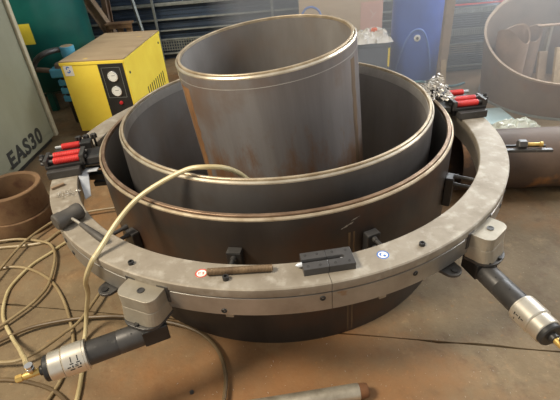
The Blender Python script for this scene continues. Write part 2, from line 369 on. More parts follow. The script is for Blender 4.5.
# ================================================================== THE CUTTING MACHINE
mc = empty('pipe_cutting_machine', (CX, CY, 0), 'large split ring pipe cutting machine with two air motors, clamped round the widest pipe', 'cutting machine')
SPL = RAD(-82.9)
RI, RO, ZT, ZB = 0.977, 1.097, 0.557, 0.438
for h in range(2):
    a0 = SPL + pi * h + 0.0009; a1 = SPL + pi * (h + 1) - 0.0009
    top = MB().lathe([(RI + 0.002, 0.521), (RO - 0.001, 0.521), (RO, 0.523), (RO, ZT - 0.004), (RO - 0.004, ZT), (RI + 0.003, ZT), (RI, ZT - 0.003), (RI, 0.523)], 96, a0, a1).build('ring_plate', RINGT, mc)
    low = MB().lathe([(RI + 0.006, ZB), (RO - 0.004, ZB), (RO - 0.001, ZB + 0.003), (RO - 0.001, 0.515), (RO - 0.008, 0.518), (RI + 0.006, 0.518)], 96, a0, a1).build('rotating_ring', RINGS, mc)
MB().lathe([(RI + 0.012, 0.512), (RO - 0.014, 0.512), (RO - 0.014, 0.524), (RI + 0.012, 0.524)], 128).build('seal_strip', BLACK, mc)
def pol(r, a, z=0): return (r * cos(a), r * sin(a), z)
# bolts on the top face
bm = MB().rod((0, 0, 0), (0, 0, 1), [(0, 0.0105), (0.010, 0.0105), (0.012, 0.009), (0.012, 0.006), (0.006, 0.0055)], 16)
b0 = bm.build('cap_bolt', BLACK, mc, loc=pol(1.060, RAD(-120.4), ZT))
for r, d in ((1.053, -63.9), (1.06, 60)): again(b0, mc, pol(r, RAD(d), ZT))
# bolts set in the side of the ring
sb = MB().rod((0, 0, 0), (1, 0, 0), [(0, 0.010), (0.006, 0.010), (0.008, 0.0085), (0.008, 0.005), (0.003, 0.0045)], 14)
s0 = None
for d, z in ((-143, 0.495), (-140, 0.462), (-101.5, 0.458), (-67, 0.490), (-36, 0.47), (-30, 0.47), (-84.5, 0.495)):
    p = pol(RO - 0.006, RAD(d), z)
    if s0 is None: s0 = sb.build('side_screw', BLACK, mc, loc=p, rz=RAD(d))
    else: again(s0, mc, p, RAD(d))
# bearing brackets hanging under the ring
for d in (-101.0, -73, -48, -140):
    MB().box((0, 0, 0), (0.03, 0.028, 0.03)).build('bracket', CAST, mc, 0.003, pol(RO - 0.03, RAD(d), ZB - 0.012), RAD(d))
# lugs
for d in (-126.6, -58.2):
    poly = [(-0.02, -0.04), (0.012, -0.036)] + arc(0.014, 0, 0.036, -pi / 2 + 0.4, pi / 2 - 0.4, 8) + [(0.012, 0.036), (-0.02, 0.04)]
    lg = MB().prism(poly, -0.006, 0.006).build('lug', DGREY, mc, 0.002, pol(RO - 0.004, RAD(d), ZB - 0.012), RAD(d))
    MB().rod((0.028, 0, 0.006), (0.028, 0, 0.02), [(0, 0.012), (0.006, 0.012), (0.006, 0.006)], 12).build('bolt', BLACK, lg)
# clamp feet
def foot(d, z0, z1, w=0.056):
    a = RAD(d); e = MB().box((0.873, 0, (z0 + z1) / 2), (0.034, w, z1 - z0)).build('clamp_foot', BLACK, mc, 0.003, (0, 0, 0), a)
    for dz in (0.0, -0.04):
        MB().rod((0.885, 0, 0.505 + dz), (1, 0, 0.505 + dz), [(0, 0.011), (0.02, 0.011), (0.02, 0.008), (0.105, 0.008)], 14).build('clamp_screw', DGREY, e)
    MB().box((0.873, 0, z1 + 0.002), (0.032, w - 0.004, 0.004)).build('worn_edge', DGREY, e, 0.001)
    return e
for d, z0, z1 in ((-102.3, 0.44, 0.525), (-68.3, 0.43, 0.520), (-30, 0.36, 0.50), (-136, 0.38, 0.47), (-176, 0.41, 0.52), (30, 0.43, 0.52), (75, 0.43, 0.52), (120, 0.43, 0.52)):
    foot(d, z0, z1)
# gearboxes
def gearbox(d, hw):
    a = RAD(d); n = 6
    def dshape(hw, r1, rc): 
        return [(1.086, -hw), (r1 - rc, -hw)] + arc(r1 - rc, -hw + rc, rc, -pi / 2, 0, n) + arc(r1 - rc, hw - rc, rc, 0, pi / 2, n) + [(1.086, hw)]
    g = MB().prism(dshape(hw, 1.172, 0.034), 0.475, 0.526).build('gearbox', CAST, mc, 0.0015, (0, 0, 0), a)
    MB().prism(dshape(hw + 0.001, 1.184, 0.040), 0.418, 0.475, top=dshape(hw, 1.172, 0.034)).build('gearbox_skirt', CAST, g, 0.003)
    MB().prism(dshape(hw + 0.002, 1.196, 0.060), 0.406, 0.418).build('flange', DGREY, g, 0.002)
    for v in (-0.048, 0.0, 0.048):
        rr = 1.186 if v == 0 else 1.170
        MB().rod((rr, v, 0.418), (rr, v, 1), [(0, 0.009), (0.006, 0.009), (0.008, 0.007)], 12).build('flange_bolt', CHROME if v > 0 else BLACK, g)
    MB().rod((1.13, 0.005, 0.526), (1.13, 0.005, 1), [(0, 0.0125), (0.003, 0.0125), (0.003, 0.009), (0.001, 0.008)], 18).build('oil_plug', DGREY, g)
    MB().box((1.092, 0, 0.50), (0.008, 0.176, 0.07)).build('back_plate', DGREY, g, 0.002)
gearbox(-115.9, 0.076); gearbox(-49.0, 0.070)
# air motors
def motor(p, d, label):
    """p start (world xy), d direction; axis height .36"""
    D = Vector((d[0], d[1], 0)).normalized(); S = Vector((p[0] - CX, p[1] - CY, 0.362)); ang = math.atan2(D.y, D.x)
    hs = MB().rod((0, 0, 0), (1, 0, 0), [(-0.03, 0.0392), (0.0, 0.0409), (0.10, 0.0409), (0.103, 0.0398), (0.106, 0.0409), (0.212, 0.0409)], 36).build('air_motor', DGREY, mc, 0, S, ang)
    hs['label'] = label
    MB().box((-0.02, 0, 0.012), (0.085, 0.092, 0.066)).build('mounting_block', BLACK, hs, 0.003)
    MB().rod((0, 0, 0), (1, 0, 0), [(0.200, 0.0436), (0.203, 0.0507), (0.208, 0.0507), (0.2085, 0.0496), (0.211, 0.0496), (0.2115, 0.0512), (0.272, 0.0512), (0.2755, 0.0485), (0.2765, 0.0463)], 40).build('throttle_sleeve', ALU, hs)
    MB().rod((0, 0, 0), (1, 0, 0), [(0.2765, 0.0447), (0.278, 0.0474), (0.315, 0.0474), (0.318, 0.0447)], 40).build('end_sleeve', ALU, hs)
    MB().rod((0, 0, 0), (1, 0, 0), [(0.316, 0.0392), (0.318, 0.0425), (0.331, 0.0425), (0.335, 0.0392), (0.335, 0.0174), (0.348, 0.0163), (0.350, 0.0142)], 32).build('end_cap', BLACK, hs)
    br = MB().rod((0, 0, 0), (1, 0, 0), [(0.347, 0.0115), (0.396, 0.0115), (0.398, 0.009), (0.404, 0.009)], 18).rod((0.371, 0, 0), (0.371, 0, 1), [(0, 0.009), (0.022, 0.009)], 14).build('inlet_fitting', BRASS, hs)
    MB().rod((0.402, 0, 0), (1, 0, 0), [(0, 0.0125), (0.018, 0.0125), (0.020, 0.010)], 6).build('plug_nut', BRASS, br)
    MB().rod((0.371, 0, 0.020), (0.371, 0, 1), [(0, 0.0125), (0.008, 0.0125), (0.008, 0.0105), (0.014, 0.0105), (0.014, 0.0125), (0.022, 0.0125)], 16).build('hose_clamp', CHROME, br)
    for k, (x, t) in enumerate(((0.055, 1.1), (0.13, 1.25), (0.085, 2.0), (0.15, 1.9))):
        MB().rod((x, 0.0404 * cos(t), 0.0404 * sin(t)), (x, 0.05 * cos(t), 0.05 * sin(t)), [(0, 0.003), (0.0012, 0.0028)], 8).build('pin', BLACK, hs)
    return hs
mL = motor((-0.488, 1.050), (-0.333, -0.128), 'left air motor with ink marks on its silver sleeve')
mR = motor((0.736, 1.215), (0.085, -0.335), 'right air motor pointing to the frame edge')
# ink marks on the sleeves: short strokes round the barrel
def marks(hs, t0, strokes):
    m = MB()
    for x, t, lx, lt in strokes:
        n = max(2, int(lt / 0.05) + 1); r = 0.0516
        vs = []
        for i in range(n + 1):
            tt = t0 + t + lt * i / n
            for xx in (x, x + lx): vs += [(xx, r * cos(tt), r * sin(tt))]
        m.add(vs, [(2 * i, 2 * i + 1, 2 * i + 3, 2 * i + 2) for i in range(n)])
    m.build('ink_mark', INK, hs)
marks(mL, 0.0, [(0.226, 0.62, 0.003, 0.35), (0.246, 0.62, 0.003, 0.35), (0.222, 0.50, 0.011, 0.07), (0.242, 0.50, 0.011, 0.07), (0.220, 0.30, 0.004, 0.14), (0.229, 0.28, 0.010, 0.06), (0.229, 0.38, 0.010, 0.05), (0.244, 0.26, 0.004, 0.16), (0.252, 0.30, 0.010, 0.07), (0.222, 0.12, 0.012, 0.07), (0.242, 0.10, 0.014, 0.08)])
marks(mR, pi - 0.35, [(0.222, 0.0, 0.004, 0.22), (0.229, 0.06, 0.010, 0.07), (0.244, 0.0, 0.004, 0.22), (0.251, 0.06, 0.010, 0.07), (0.226, 0.40, 0.003, 0.2)])

# tool slides with red sleeves
def tool_slide(name, a, flip, label):
    """local frame: x radial outward, y tangential away from the viewer, origin on the ring top"""
    T = Matrix.Rotation(a, 4, 'Z'); s = flip
    def P(x, y, z): return (x - 0.018, s * y, ZT + z)
    e = MB().box(P(1.045, 0.10, 0.020), (0.160, 0.20, 0.036)).build(name, BLACK, mc, 0.003, (0, 0, 0), a); e['label'] = label
    MB().box(P(1.050, -0.030, 0.0195), (0.150, 0.048, 0.038)).build('front_block', DGREY, e, 0.004)
    MB().box(P(1.045, 0.03, 0.045), (0.17, 0.11, 0.016)).build('slide_plate', BLACK, e, 0.003)
    for y, z, x0, x1 in ((0.004, 0.066, 0.972, 1.092), (0.046, 0.074, 0.972, 1.096), (0.130, 0.078, 0.985, 1.070)):
        L = x1 - x0; pr = []; k = 16
        for i in range(k + 1):
            pr += [(L * i / k, 0.0145 if i in (0, k) else 0.0168), (L * (i + 0.5) / k, 0.0155)] if i < k else [(L, 0.0145)]
        MB().rod(P(x0, y, z), P(x1, y, z), pr, 16).build('red_sleeve', RED, e)
        MB().rod(P(x0 - 0.03, y, z), P(x1 + 0.03, y, z), [(0, 0.009), (L + 0.06, 0.009)], 10).build('guide_rod', CHROME if y > 0.1 else DGREY, e)
    MB().box(P(0.962, 0.03, 0.062), (0.022, 0.10, 0.050)).build('end_bracket', DGREY, e, 0.003)
    MB().box(P(1.124, 0.03, 0.062), (0.018, 0.10, 0.046)).build('end_bracket', DGREY, e, 0.003)
    MB().box(P(0.955, 0.135, 0.060), (0.05, 0.06, 0.06)).build('end_bracket', BLACK, e, 0.003)
    # feed knob at the outer end
    st = []
    for i in range(48):
        r = 0.024 + 0.007 * cos(6 * 2 * pi * i / 48); st.append((r * cos(2 * pi * i / 48), r * sin(2 * pi * i / 48)))
    K = Matrix.Translation(Vector(P(1.150, 0.045, 0.062))) @ Matrix.Rotation(pi / 2, 4, 'Y')
    MB().prism(st, -0.009, 0.009, K).build('star_knob', BLACK, e, 0.003)
    MB().rod(P(1.125, 0.045, 0.062), P(1.17, 0.045, 0.062), [(0, 0.008), (0.034, 0.008), (0.036, 0.006)], 10).build('knob_shaft', DGREY, e)
    for i in range(3):
        K = Matrix.Translation(Vector(P(0.995 - 0.036 * i, 0.178 + 0.004 * i, 0.088)))
        MB().prism([(x * 0.55, y * 0.55) for x, y in st], -0.012, 0.012, K).build('clamp_knob', DGREY, e, 0.002)
        MB().rod(P(0.995 - 0.036 * i, 0.178 + 0.004 * i, 0.03), P(0.995 - 0.036 * i, 0.178 + 0.004 * i, 0.2), [(0, 0.006), (0.06, 0.006)], 8).build('clamp_stud', BLACK, e)
    # arm reaching over the gap towards the pipe
    MB().box(P(0.93, 0.06, 0.035), (0.10, 0.09, 0.05)).build('tool_arm', BLACK, e, 0.003)
    MB().box(P(0.915, 0.005, 0.045), (0.06, 0.03, 0.03)).build('tool_bit', DGREY, e, 0.003)
    return e
tool_slide('tool_slide', RAD(-169.0), -1, 'tool slide with red sleeves by the grey cabinet')
tool_slide('tool_slide', RAD(4.0), 1, 'tool slide with red sleeves below the cut pipe')
# bracket under the left slide, sloping plate stands in for ring-edge glare
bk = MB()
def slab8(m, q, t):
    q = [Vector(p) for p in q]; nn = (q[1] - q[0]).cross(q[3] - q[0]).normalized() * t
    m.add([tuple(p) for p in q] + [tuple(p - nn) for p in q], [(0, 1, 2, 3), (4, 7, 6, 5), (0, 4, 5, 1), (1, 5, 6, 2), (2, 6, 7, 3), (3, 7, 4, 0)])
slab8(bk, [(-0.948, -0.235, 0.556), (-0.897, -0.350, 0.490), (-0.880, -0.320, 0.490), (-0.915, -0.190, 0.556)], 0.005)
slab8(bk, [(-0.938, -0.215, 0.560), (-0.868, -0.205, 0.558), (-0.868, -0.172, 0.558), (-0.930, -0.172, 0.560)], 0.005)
bk.build('bracket_glare_plate', PALEST, mc, 0.002)
MB().box((-0.880, -0.140, 0.50), (0.11, 0.05, 0.03)).build('tool_holder', BLACK, mc, 0.003)
MB().box((-0.885, -0.115, 0.44), (0.11, 0.03, 0.025)).build('tool_holder', BLACK, mc, 0.003)
# trip arm sticking out at the right
ta = MB().box((0, 0, 0), (0.24, 0.022, 0.014)).build('trip_arm', DGREY, mc, 0.002, (1.19, -0.245, 0.492), RAD(-9))
MB().box((-0.01, 0.035, 0.006), (0.22, 0.012, 0.010)).build('trip_rod', BLACK, ta, 0.002)
MB().rod((-0.035, 0.02, 0.022), (0.02, 0.02, 0.022), [(0, 0.021), (0.004, 0.024), (0.036, 0.024), (0.04, 0.021)], 6).build('trip_nut', DGREY, ta)
MB().rod((0.0, 0.02, 0.022), (0.1, 0.02, 0.022), [(0, 0.009), (0.065, 0.009), (0.067, 0.013), (0.078, 0.013)], 14).build('trip_pin', BRASS, ta)
# stickers
def ring_disc(parent, name, m, loc, r0, r1, z):
    if r0 == 0: mb = MB().prism(arc(0, 0, r1, 0, 2 * pi - 0.2, 30), 0, z)
    else: mb = MB().lathe([(r0, 0), (r1, 0), (r1, z), (r0, z)], 36)
    return mb.build(name, m, parent, 0, loc)
def sticker(r, d, m, style):
    e = ring_disc(mc, 'sticker', STICKW, pol(r, RAD(d), ZT), 0, 0.0205, 0.0008)
    e['label'] = 'round red and white sticker' if style else 'round blue and white sticker'
    ring_disc(e, 'sticker_ring', m, (0, 0, 0.0006), 0.0165, 0.0205, 0.0006)
    g = MB()
    if style:
        for x, y, w, h in ((-0.006, 0.004, 0.009, 0.002), (-0.006, -0.003, 0.009, 0.002), (-0.009, 0, 0.002, 0.009), (0.006, 0.003, 0.008, 0.002), (0.006, -0.004, 0.008, 0.002), (0.006, 0, 0.002, 0.012)):
            g.box((x, y, 0.0009), (w, h, 0.0006))
    else:
        g.prism(arc(-0.003, 0.002, 0.0085, 0.5, 4.2, 14) + arc(-0.001, 0.003, 0.005, 4.0, 0.7, 14), 0.0006, 0.0012)
        g.prism(arc(0.005, -0.005, 0.005, 0, 2 * pi - 0.4, 12), 0.0006, 0.0012)
    g.build('sticker_mark', m, e)
sticker(1.034, -106.0, STICKR, True); sticker(1.030, -71.8, STICKB, False)

# ================================================================== LOOSE THINGS ON THE RING
# mallet
hm = empty('mallet', (-0.838, 1.465, ZT), 'grey rubber mallet lying on the left of the ring', 'hammer', RAD(49))
MB().rod((-0.056, 0, 0.034), (1, 0, 0.034), [(0, 0.028), (0.006, 0.0335), (0.030, 0.0335), (0.034, 0.031), (0.078, 0.031), (0.082, 0.0335), (0.106, 0.0335), (0.112, 0.028)], 32).build('head', RUBBER, hm)
MB().rod((0, -0.028, 0.034), (0, -1, 0.026), [(0, 0.006), (0.07, 0.006)], 14).build('shaft', ALU, hm)
MB().rod((0, -0.090, 0.0333), (0, -1, -0.06), [(0, 0.007), (0.006, 0.009), (0.05, 0.0115), (0.10, 0.0135), (0.145, 0.0140), (0.152, 0.011)], 18).build('grip', RUBBER, hm)
# threaded rod
L = 0.218; pr = [(0, 0.0095), (0.004, 0.0125)]; k = 44
for i in range(k): pr += [(0.006 + (L - 0.012) * i / k, 0.0125), (0.006 + (L - 0.012) * (i + 0.5) / k, 0.0112)]
pr += [(L - 0.004, 0.0125), (L, 0.008)]
tag(MB().rod((0, 0, 0), (1, 0, 0), pr, 20).build('threaded_rod', THREAD, None, 0, (-0.259, 1.095, ZT + 0.0128), RAD(-1.6)), 'brown threaded rod lying on the front of the ring', 'rod')
sc = tag(MB().rod((0, 0, 0), (0, 0, 1), [(0, 0.0095), (0.001, 0.0105), (0.014, 0.0105), (0.016, 0.009), (0.016, 0.0055), (0.007, 0.005)], 18).build('socket_screw', BLACK, None, 0, (-0.196, 1.066, ZT)), 'small black socket screw standing in front of the threaded rod', 'screw')
# black slotted block
bb = empty('slotted_block', (0.139, 1.098, ZT), 'black two piece slotted steel block lying on the ring', 'block', RAD(5.2))
for i, (x0, x1) in enumerate(((-0.0865, -0.0035), (-0.0025, 0.084))):
    if i == 0:
        for y0, y1 in ((-0.042, -0.0075), (0.0075, 0.042)): MB().box(((x0 + x1) / 2, (y0 + y1) / 2, 0.0135), (x1 - x0, y1 - y0, 0.027)).build('jaw', BLOCK, bb, 0.0012)
    else:
        poly = [(x0, -0.042), (x1, -0.042), (x1, 0.042), (x0, 0.042), (x0, 0.0075)] + arc(0.047, 0, 0.0075, pi / 2, -pi / 2, 8) + [(x0, -0.0075)]
        m = MB(); m.prism(poly, 0, 0.027); m.build('jaw', BLOCK, bb, 0.0012)
MB().box((-0.02, 0, 0.003), (0.13, 0.014, 0.006)).build('slot_floor', INK, bb)
MB().rod((-0.108, 0, 0.014), (1, 0, 0.014), [(0, 0.001), (0.010, 0.0075), (0.022, 0.0085), (0.024, 0.004), (0.150, 0.004), (0.152, 0.0055), (0.158, 0.0055)], 14).build('adjusting_pin', PALEST, bb)
hb = None
for x in (-0.070, -0.030, 0.020, 0.066):
    for y in (-0.027, 0.027):
        if hb is None: hb = MB().lathe([(0.0028, 0), (0.0042, 0), (0.0042, 0.0012), (0.0028, 0.0012)], 14).build('screw_hole', INK, bb, 0, (x, y, 0.0266))
        else: again(hb, bb, (x, y, 0.0266))
# small offcut on the left of the ring
tag(MB().box((0, 0, 0.006), (0.058, 0.015, 0.012)).build('steel_offcut', BEAM, None, 0.002, (-1.000, 1.762, ZT), RAD(40)), 'small brown steel offcut lying on the ring near the left tool slide', 'offcut')

# swarf
def swarf(name, label, c, spread, n, size, hmax):
    m = MB()
    for i in range(n):
        r = rng.random() ** 0.6; t = rng.random() * 2 * pi
        x = r * spread[0] * cos(t); y = r * spread[1] * sin(t); z = size * 0.3 + hmax * (1 - r) * rng.random()
        s = size * (0.5 + rng.random()); a = rng.random() * 6.3; b = rng.random() * 2 - 1
        pts = []
        for k in range(6):
            q = k * 0.9; pts.append((cos(a) * s * 0.25 * q - sin(a) * s * 0.4 * sin(q), sin(a) * s * 0.25 * q + cos(a) * s * 0.4 * sin(q), s * 0.4 * (cos(q) + 1) * 0.5 + b * s * 0.1 * q))
        w = s * 0.22; vs = []
        for p in pts: vs += [(x + p[0], y + p[1], max(0.0005, z + p[2])), (x + p[0] - sin(a) * w, y + p[1] + cos(a) * w, max(0.0005, z + p[2] + w * 0.6))]
        m.add(vs, [(2 * k, 2 * k + 1, 2 * k + 3, 2 * k + 2) for k in range(5)])
    return tag(m.build(name, SWARF, None, 0, c), label, 'swarf', None, 'stuff')
swarf('metal_swarf', 'heap of bright curled metal swarf beside the right tool slide', (0.872, 2.245, 0.660), (0.065, 0.13), 260, 0.019, 0.10)
swarf('metal_swarf', 'small scatter of brown metal swarf on the left of the ring', (-0.925, 1.690, ZT), (0.055, 0.03), 60, 0.009, 0.012)
sw = swarf('metal_swarf', 'bright specks of metal swarf scattered over the front floor', (0.35, 1.10, 0.0), (0.9, 0.28), 130, 0.004, 0.0)

# ================================================================== HOSES
def hose(pts, r, m, label):
    tag(MB().tube(pts, r).build('air_hose', m), label, 'hose', 'air hoses')
def H(xy, z=0.008): return [(x, y, z) for x, y in xy]
hose([(-0.02, 1.62, 0.45), (-0.085, 1.53, 0.60), (-0.138, 1.484, 0.70), (-0.192, 1.442, 0.76), (-0.260, 1.416, 0.785), (-0.328, 1.423, 0.777), (-0.434, 1.415, 0.735), (-0.524, 1.390, 0.69), (-0.593, 1.331, 0.64),
      (-0.655, 1.253, 0.578), (-0.685, 1.222, 0.545), (-0.760, 1.27, 0.42), (-0.820, 1.350, 0.28), (-0.895, 1.412, 0.12), (-0.915, 1.37, 0.03), (-0.911, 1.316, 0.013), (-0.874, 1.177, 0.010), (-0.852, 1.05, 0.010), (-0.844, 0.90, 0.010)],
     0.0095, HOSE, 'pale yellow hose arching out of the middle pipe and over the ring')
hose(H([(-1.20, 2.16), (-1.288, 2.05), (-1.315, 2.0), (-1.386, 1.899), (-1.427, 1.749), (-1.413, 1.642), (-1.371, 1.533), (-1.320, 1.46)]) + [(-1.211, 1.335, 0.045), (-1.091, 1.205, 0.15), (-0.964, 1.062, 0.28), (-0.885, 0.975, 0.365), (-0.845, 0.925, 0.403)],
     0.0085, HOSE, 'pale hose curving up to the brass fitting of the left air motor')
hose(H([(-1.706, 1.859), (-1.557, 1.888), (-1.478, 1.894), (-1.368, 1.857), (-1.234, 1.763), (-1.122, 1.629), (-1.027, 1.47), (-0.961, 1.321), (-0.95, 1.156), (-0.97, 1.052), (-0.988, 0.95)], 0.009), 0.0075, HOSE2, 'hose making a wide bend on the left floor and passing under the left motor')
hose(H([(-1.785, 2.116), (-1.673, 2.129), (-1.556, 2.132), (-1.422, 2.096), (-1.333, 2.047), (-1.264, 1.925), (-1.219, 1.724), (-1.234, 1.621), (-1.272, 1.547), (-1.346, 1.451), (-1.41, 1.395)], 0.022), 0.0075, HOSE2, 'hose looping back to the left edge below the rusty pipe rings')
hose(H([(-1.404, 1.298), (-1.303, 1.362), (-1.188, 1.429), (-1.023, 1.458), (-0.883, 1.461), (-0.739, 1.445), (-0.535, 1.388), (-0.4, 1.317), (-0.314, 1.219), (-0.274, 1.105), (-0.272, 0.997), (-0.29, 0.86)], 0.024), 0.0085, HOSE3, 'dark hose running under the left gearbox and bending down across the front floor')
hose(H([(-1.33, 1.24), (-1.243, 1.237), (-1.159, 1.238), (-1.082, 1.281), (-1.005, 1.369), (-0.958, 1.433), (-0.92, 1.585), (-0.898, 1.723), (-0.903, 1.863)], 0.038), 0.0075, HOSE2, 'hose running from behind the left motor up beneath the ring')
hose(H([(-1.299, 1.18), (-1.212, 1.172), (-1.168, 1.167), (-1.087, 1.15), (-0.981, 1.109), (-0.901, 1.054), (-0.80, 0.95)], 0.009), 0.0085, HOSE3, 'dark hose crossing the lower left corner below the brass fitting')
hose(H([(-1.547, 1.657), (-1.529, 1.829), (-1.499, 2.069), (-1.42, 2.241), (-1.362, 2.285), (-1.262, 2.324), (-1.2, 2.347), (-1.021, 2.365), (-0.93, 2.345)], 0.036), 0.0075, HOSE2, 'hose passing in front of the rusty rings and under the ring to the pipe')
hose(H([(-1.755, 2.057), (-1.649, 2.08), (-1.521, 2.081), (-1.395, 2.101), (-1.348, 2.181), (-1.28, 2.26)], 0.009), 0.0095, HOSE2, 'thick tan hose lying lowest in the bundle below the rusty rings')

# ================================================================== LEFT BACKGROUND
# grey cabinet
cb = empty('machine_cabinet', (-1.865, 3.62, 0), 'tall grey machine cabinet with black EAS30 lettering at the left edge', 'cabinet', RAD(-3.5))
# local: x outward (0 = face), y along the face (0 = far corner, negative = nearer)
MB().box((-0.36, -0.75, 0.72), (0.70, 1.50, 1.34)).build('body', GREYP, cb, 0.01)
MB().box((-0.36, -0.75, 0.025), (0.62, 1.40, 0.05)).build('plinth', PANEL, cb)
MB().box((-0.004, -0.78, 0.75), (0.012, 1.36, 1.26)).build('door', GREYP, cb, 0.004)
MB().box((0.003, -0.042, 0.72), (0.022, 0.042, 1.34)).build('edge_trim', GTRIM, cb, 0.004)
cu = bpy.data.curves.new('lettering', 'FONT'); cu.body = 'EAS30'; cu.size = 0.165; cu.extrude = 0.0006; cu.space_character = 1.16; cu.offset = 0.0065
to = bpy.data.objects.new('lettering_curve', cu); COL.objects.link(to)
me = bpy.data.meshes.new_from_object(to); bpy.data.objects.remove(to)
tx = bpy.data.objects.new('lettering', me); COL.objects.link(tx); me.materials.append(INK); tx.parent = cb
tx.rotation_euler = (pi / 2, 0, pi / 2); tx.location = (0.0026, -0.735, 0.105); tx['label'] = 'black EAS30 lettering'

# green tank
tk = empty('air_tank', (-2.16, 4.66, 0), 'large dark green upright tank behind the grey cabinet', 'tank')
MB().lathe([(0.0, 0.12), (0.25, 0.14), (0.38, 0.20), (0.43, 0.30), (0.43, 1.55), (0.38, 1.66), (0.22, 1.73), (0.0, 1.75)], 64, closed=False).build('shell', TEAL, tk)
for a in (0.6, 2.7, 4.7): MB().box((0.33 * cos(a), 0.33 * sin(a), 0.11), (0.06, 0.06, 0.22), a).build('leg', TEAL, tk, 0.004)
lp = MB(); n = 8; vs = []
for i in range(n + 1):
    a = RAD(-114) + RAD(34) * i / n
    for z in (0.665, 0.842): vs.append((0.4315 * cos(a), 0.4315 * sin(a), z))
lp.add(vs, [(2 * i, 2 * i + 2, 2 * i + 3, 2 * i + 1) for i in range(n)]); ob = lp.build('paper_label', PAPER, tk); ob['label'] = 'yellow paper label'
sm = ob.modifiers.new('thick', 'SOLIDIFY'); sm.thickness = 0.002

# blue air filter pair with pipes
bf = empty('air_filter', (-1.735, 3.82, 0), 'light blue air filter with grey hoses between the tank and the yellow dryer', 'air filter')
MB().lathe([(0, 0.06), (0.035, 0.06), (0.04, 0.08), (0.04, 0.20), (0.045, 0.21), (0.045, 0.50), (0.03, 0.52), (0, 0.52)], 20, closed=False).build('bowl', PANEL, bf)
for z in (0.29, 0.36, 0.43): MB().box((0.0, 0, z), (0.115, 0.10, 0.056)).build('filter_body', LBLUE, bf, 0.012)
MB().box((-0.015, 0.0, 0.515), (0.16, 0.12, 0.075)).build('filter_head', LBLUE, bf, 0.012)
MB().rod((-0.01, 0, 0.552), (-0.01, 0, 1), [(0, 0.05), (0.03, 0.046), (0.04, 0.03)], 20).build('cap', RUSTD, bf)
rg = MB().rod((0.03, 0.14, 0.60), (0.03, 0.14, 2), [(0, 0.050), (0.004, 0.058), (0.085, 0.060), (0.088, 0.056)], 24).build('regulator', LBLUE, bf)
MB().rod((0.03, 0.14, 0.687), (0.03, 0.14, 2), [(0, 0.052), (0.004, 0.050), (0.006, 0.02)], 24).build('regulator_cap', DUST, rg)
MB().cyl((0.03, 0.14, 0.02), (0.03, 0.14, 0.61), 0.016).build('riser_pipe', RUSTD, bf)
MB().tube([(-0.09, 0, 0.525), (-0.16, 0.01, 0.535), (-0.26, 0.03, 0.54), (-0.36, 0.05, 0.53)], 0.021).build('grey_hose', RUSTD, bf)
MB().tube([(-0.01, 0.13, 0.66), (-0.05, 0.10, 0.67), (-0.12, 0.03, 0.665), (-0.20, 0.02, 0.62), (-0.25, 0.02, 0.55), (-0.30, 0.03, 0.45), (-0.32, 0.05, 0.30)], 0.023).build('grey_hose', DGREY, bf)

# yellow dryer
dr = empty('air_dryer', (-1.339, 4.042, 0), 'yellow air dryer cabinet with two round gauges on a black panel', 'air dryer', RAD(-6.5))
W, Dp, Hh = 0.53, 0.93, 0.65
MB().box((0, 0, 0.345), (W, Dp, 0.59)).build('body', YEL, dr, 0.006)
MB().box((0, 0, 0.025), (W - 0.06, Dp - 0.06, 0.05)).build('plinth', PANEL, dr)
MB().box((0, 0, 0.645), (W + 0.004, Dp + 0.004, 0.010)).build('top_panel', DUST, dr, 0.003)
MB().box((0, -Dp / 2 - 0.001, 0.627), (W + 0.006, 0.010, 0.024)).build('top_lip', YEL, dr, 0.003)
MB().box((W / 2 + 0.001, 0, 0.627), (0.010, Dp + 0.004, 0.024)).build('top_lip', YEL, dr, 0.003)
cp = MB().box((0.148, -Dp / 2 - 0.003, 0.34), (0.206, 0.008, 0.55)).build('control_panel', PANEL, dr, 0.002)

fr = MB()
for c, d in (((0.145, -Dp / 2 - 0.0075, 0.585), (0.15, 0.002, 0.003)), ((0.145, -Dp / 2 - 0.0075, 0.34), (0.15, 0.002, 0.003)), ((0.070, -Dp / 2 - 0.0075, 0.4625), (0.003, 0.002, 0.245)), ((0.220, -Dp / 2 - 0.0075, 0.4625), (0.003, 0.002, 0.245))): fr.box(c, d)
fr.build('panel_outline', RAIL, cp)
def gauge(z, x):
    g = MB().rod((x, -Dp / 2 - 0.006, z), (x, -9, z), [(0, 0.044), (0.010, 0.044), (0.012, 0.040)], 32).build('gauge', CHROME, dr)
    MB().rod((x, -Dp / 2 - 0.0175, z), (x, -9, z), [(0, 0.039), (0.002, 0.039)], 32).build('dial', DIAL, g)
    MB().box((x + 0.006, -Dp / 2 - 0.0202, z + 0.008), (0.028, 0.001, 0.003), 0, None).build('needle', INK, g)
    t = MB()
    for i in range(11):
        a = RAD(-45 + 27 * i); t.box((x + 0.032 * cos(a), -Dp / 2 - 0.0202, z + 0.032 * sin(a)), (0.003, 0.001, 0.003))
    t.build('dial_ticks', INK, g)
gauge(0.515, 0.150); gauge(0.395, 0.150)
MB().rod((0.160, -Dp / 2 - 0.006, 0.295), (0.160, -9, 0.295), [(0, 0.015), (0.012, 0.014), (0.014, 0.010)], 18).build('red_button', REDB, dr)
st = MB().box((-0.205, -Dp / 2 - 0.0012, 0.575), (0.075, 0.003, 0.085)).build('sticker', STICKW, dr); st['label'] = 'white sticker with a blue round sign'
g = MB(); K = Matrix.Translation((-0.205, -Dp / 2 - 0.003, 0.582)) @ Matrix.Rotation(pi / 2, 4, 'X')
g.prism(arc(0, 0.010, 0.016, 0.4, 3.9, 12) + arc(0, 0.010, 0.008, 3.9, 0.4, 12), 0, 0.0012, K)
g.prism(arc(0, -0.010, 0.016, 0.4 - pi, 3.9 - pi, 12) + arc(0, -0.010, 0.008, 3.9 - pi, 0.4 - pi, 12), 0, 0.0012, K)
g.build('sticker_sign', STICKB, st)
v0 = None
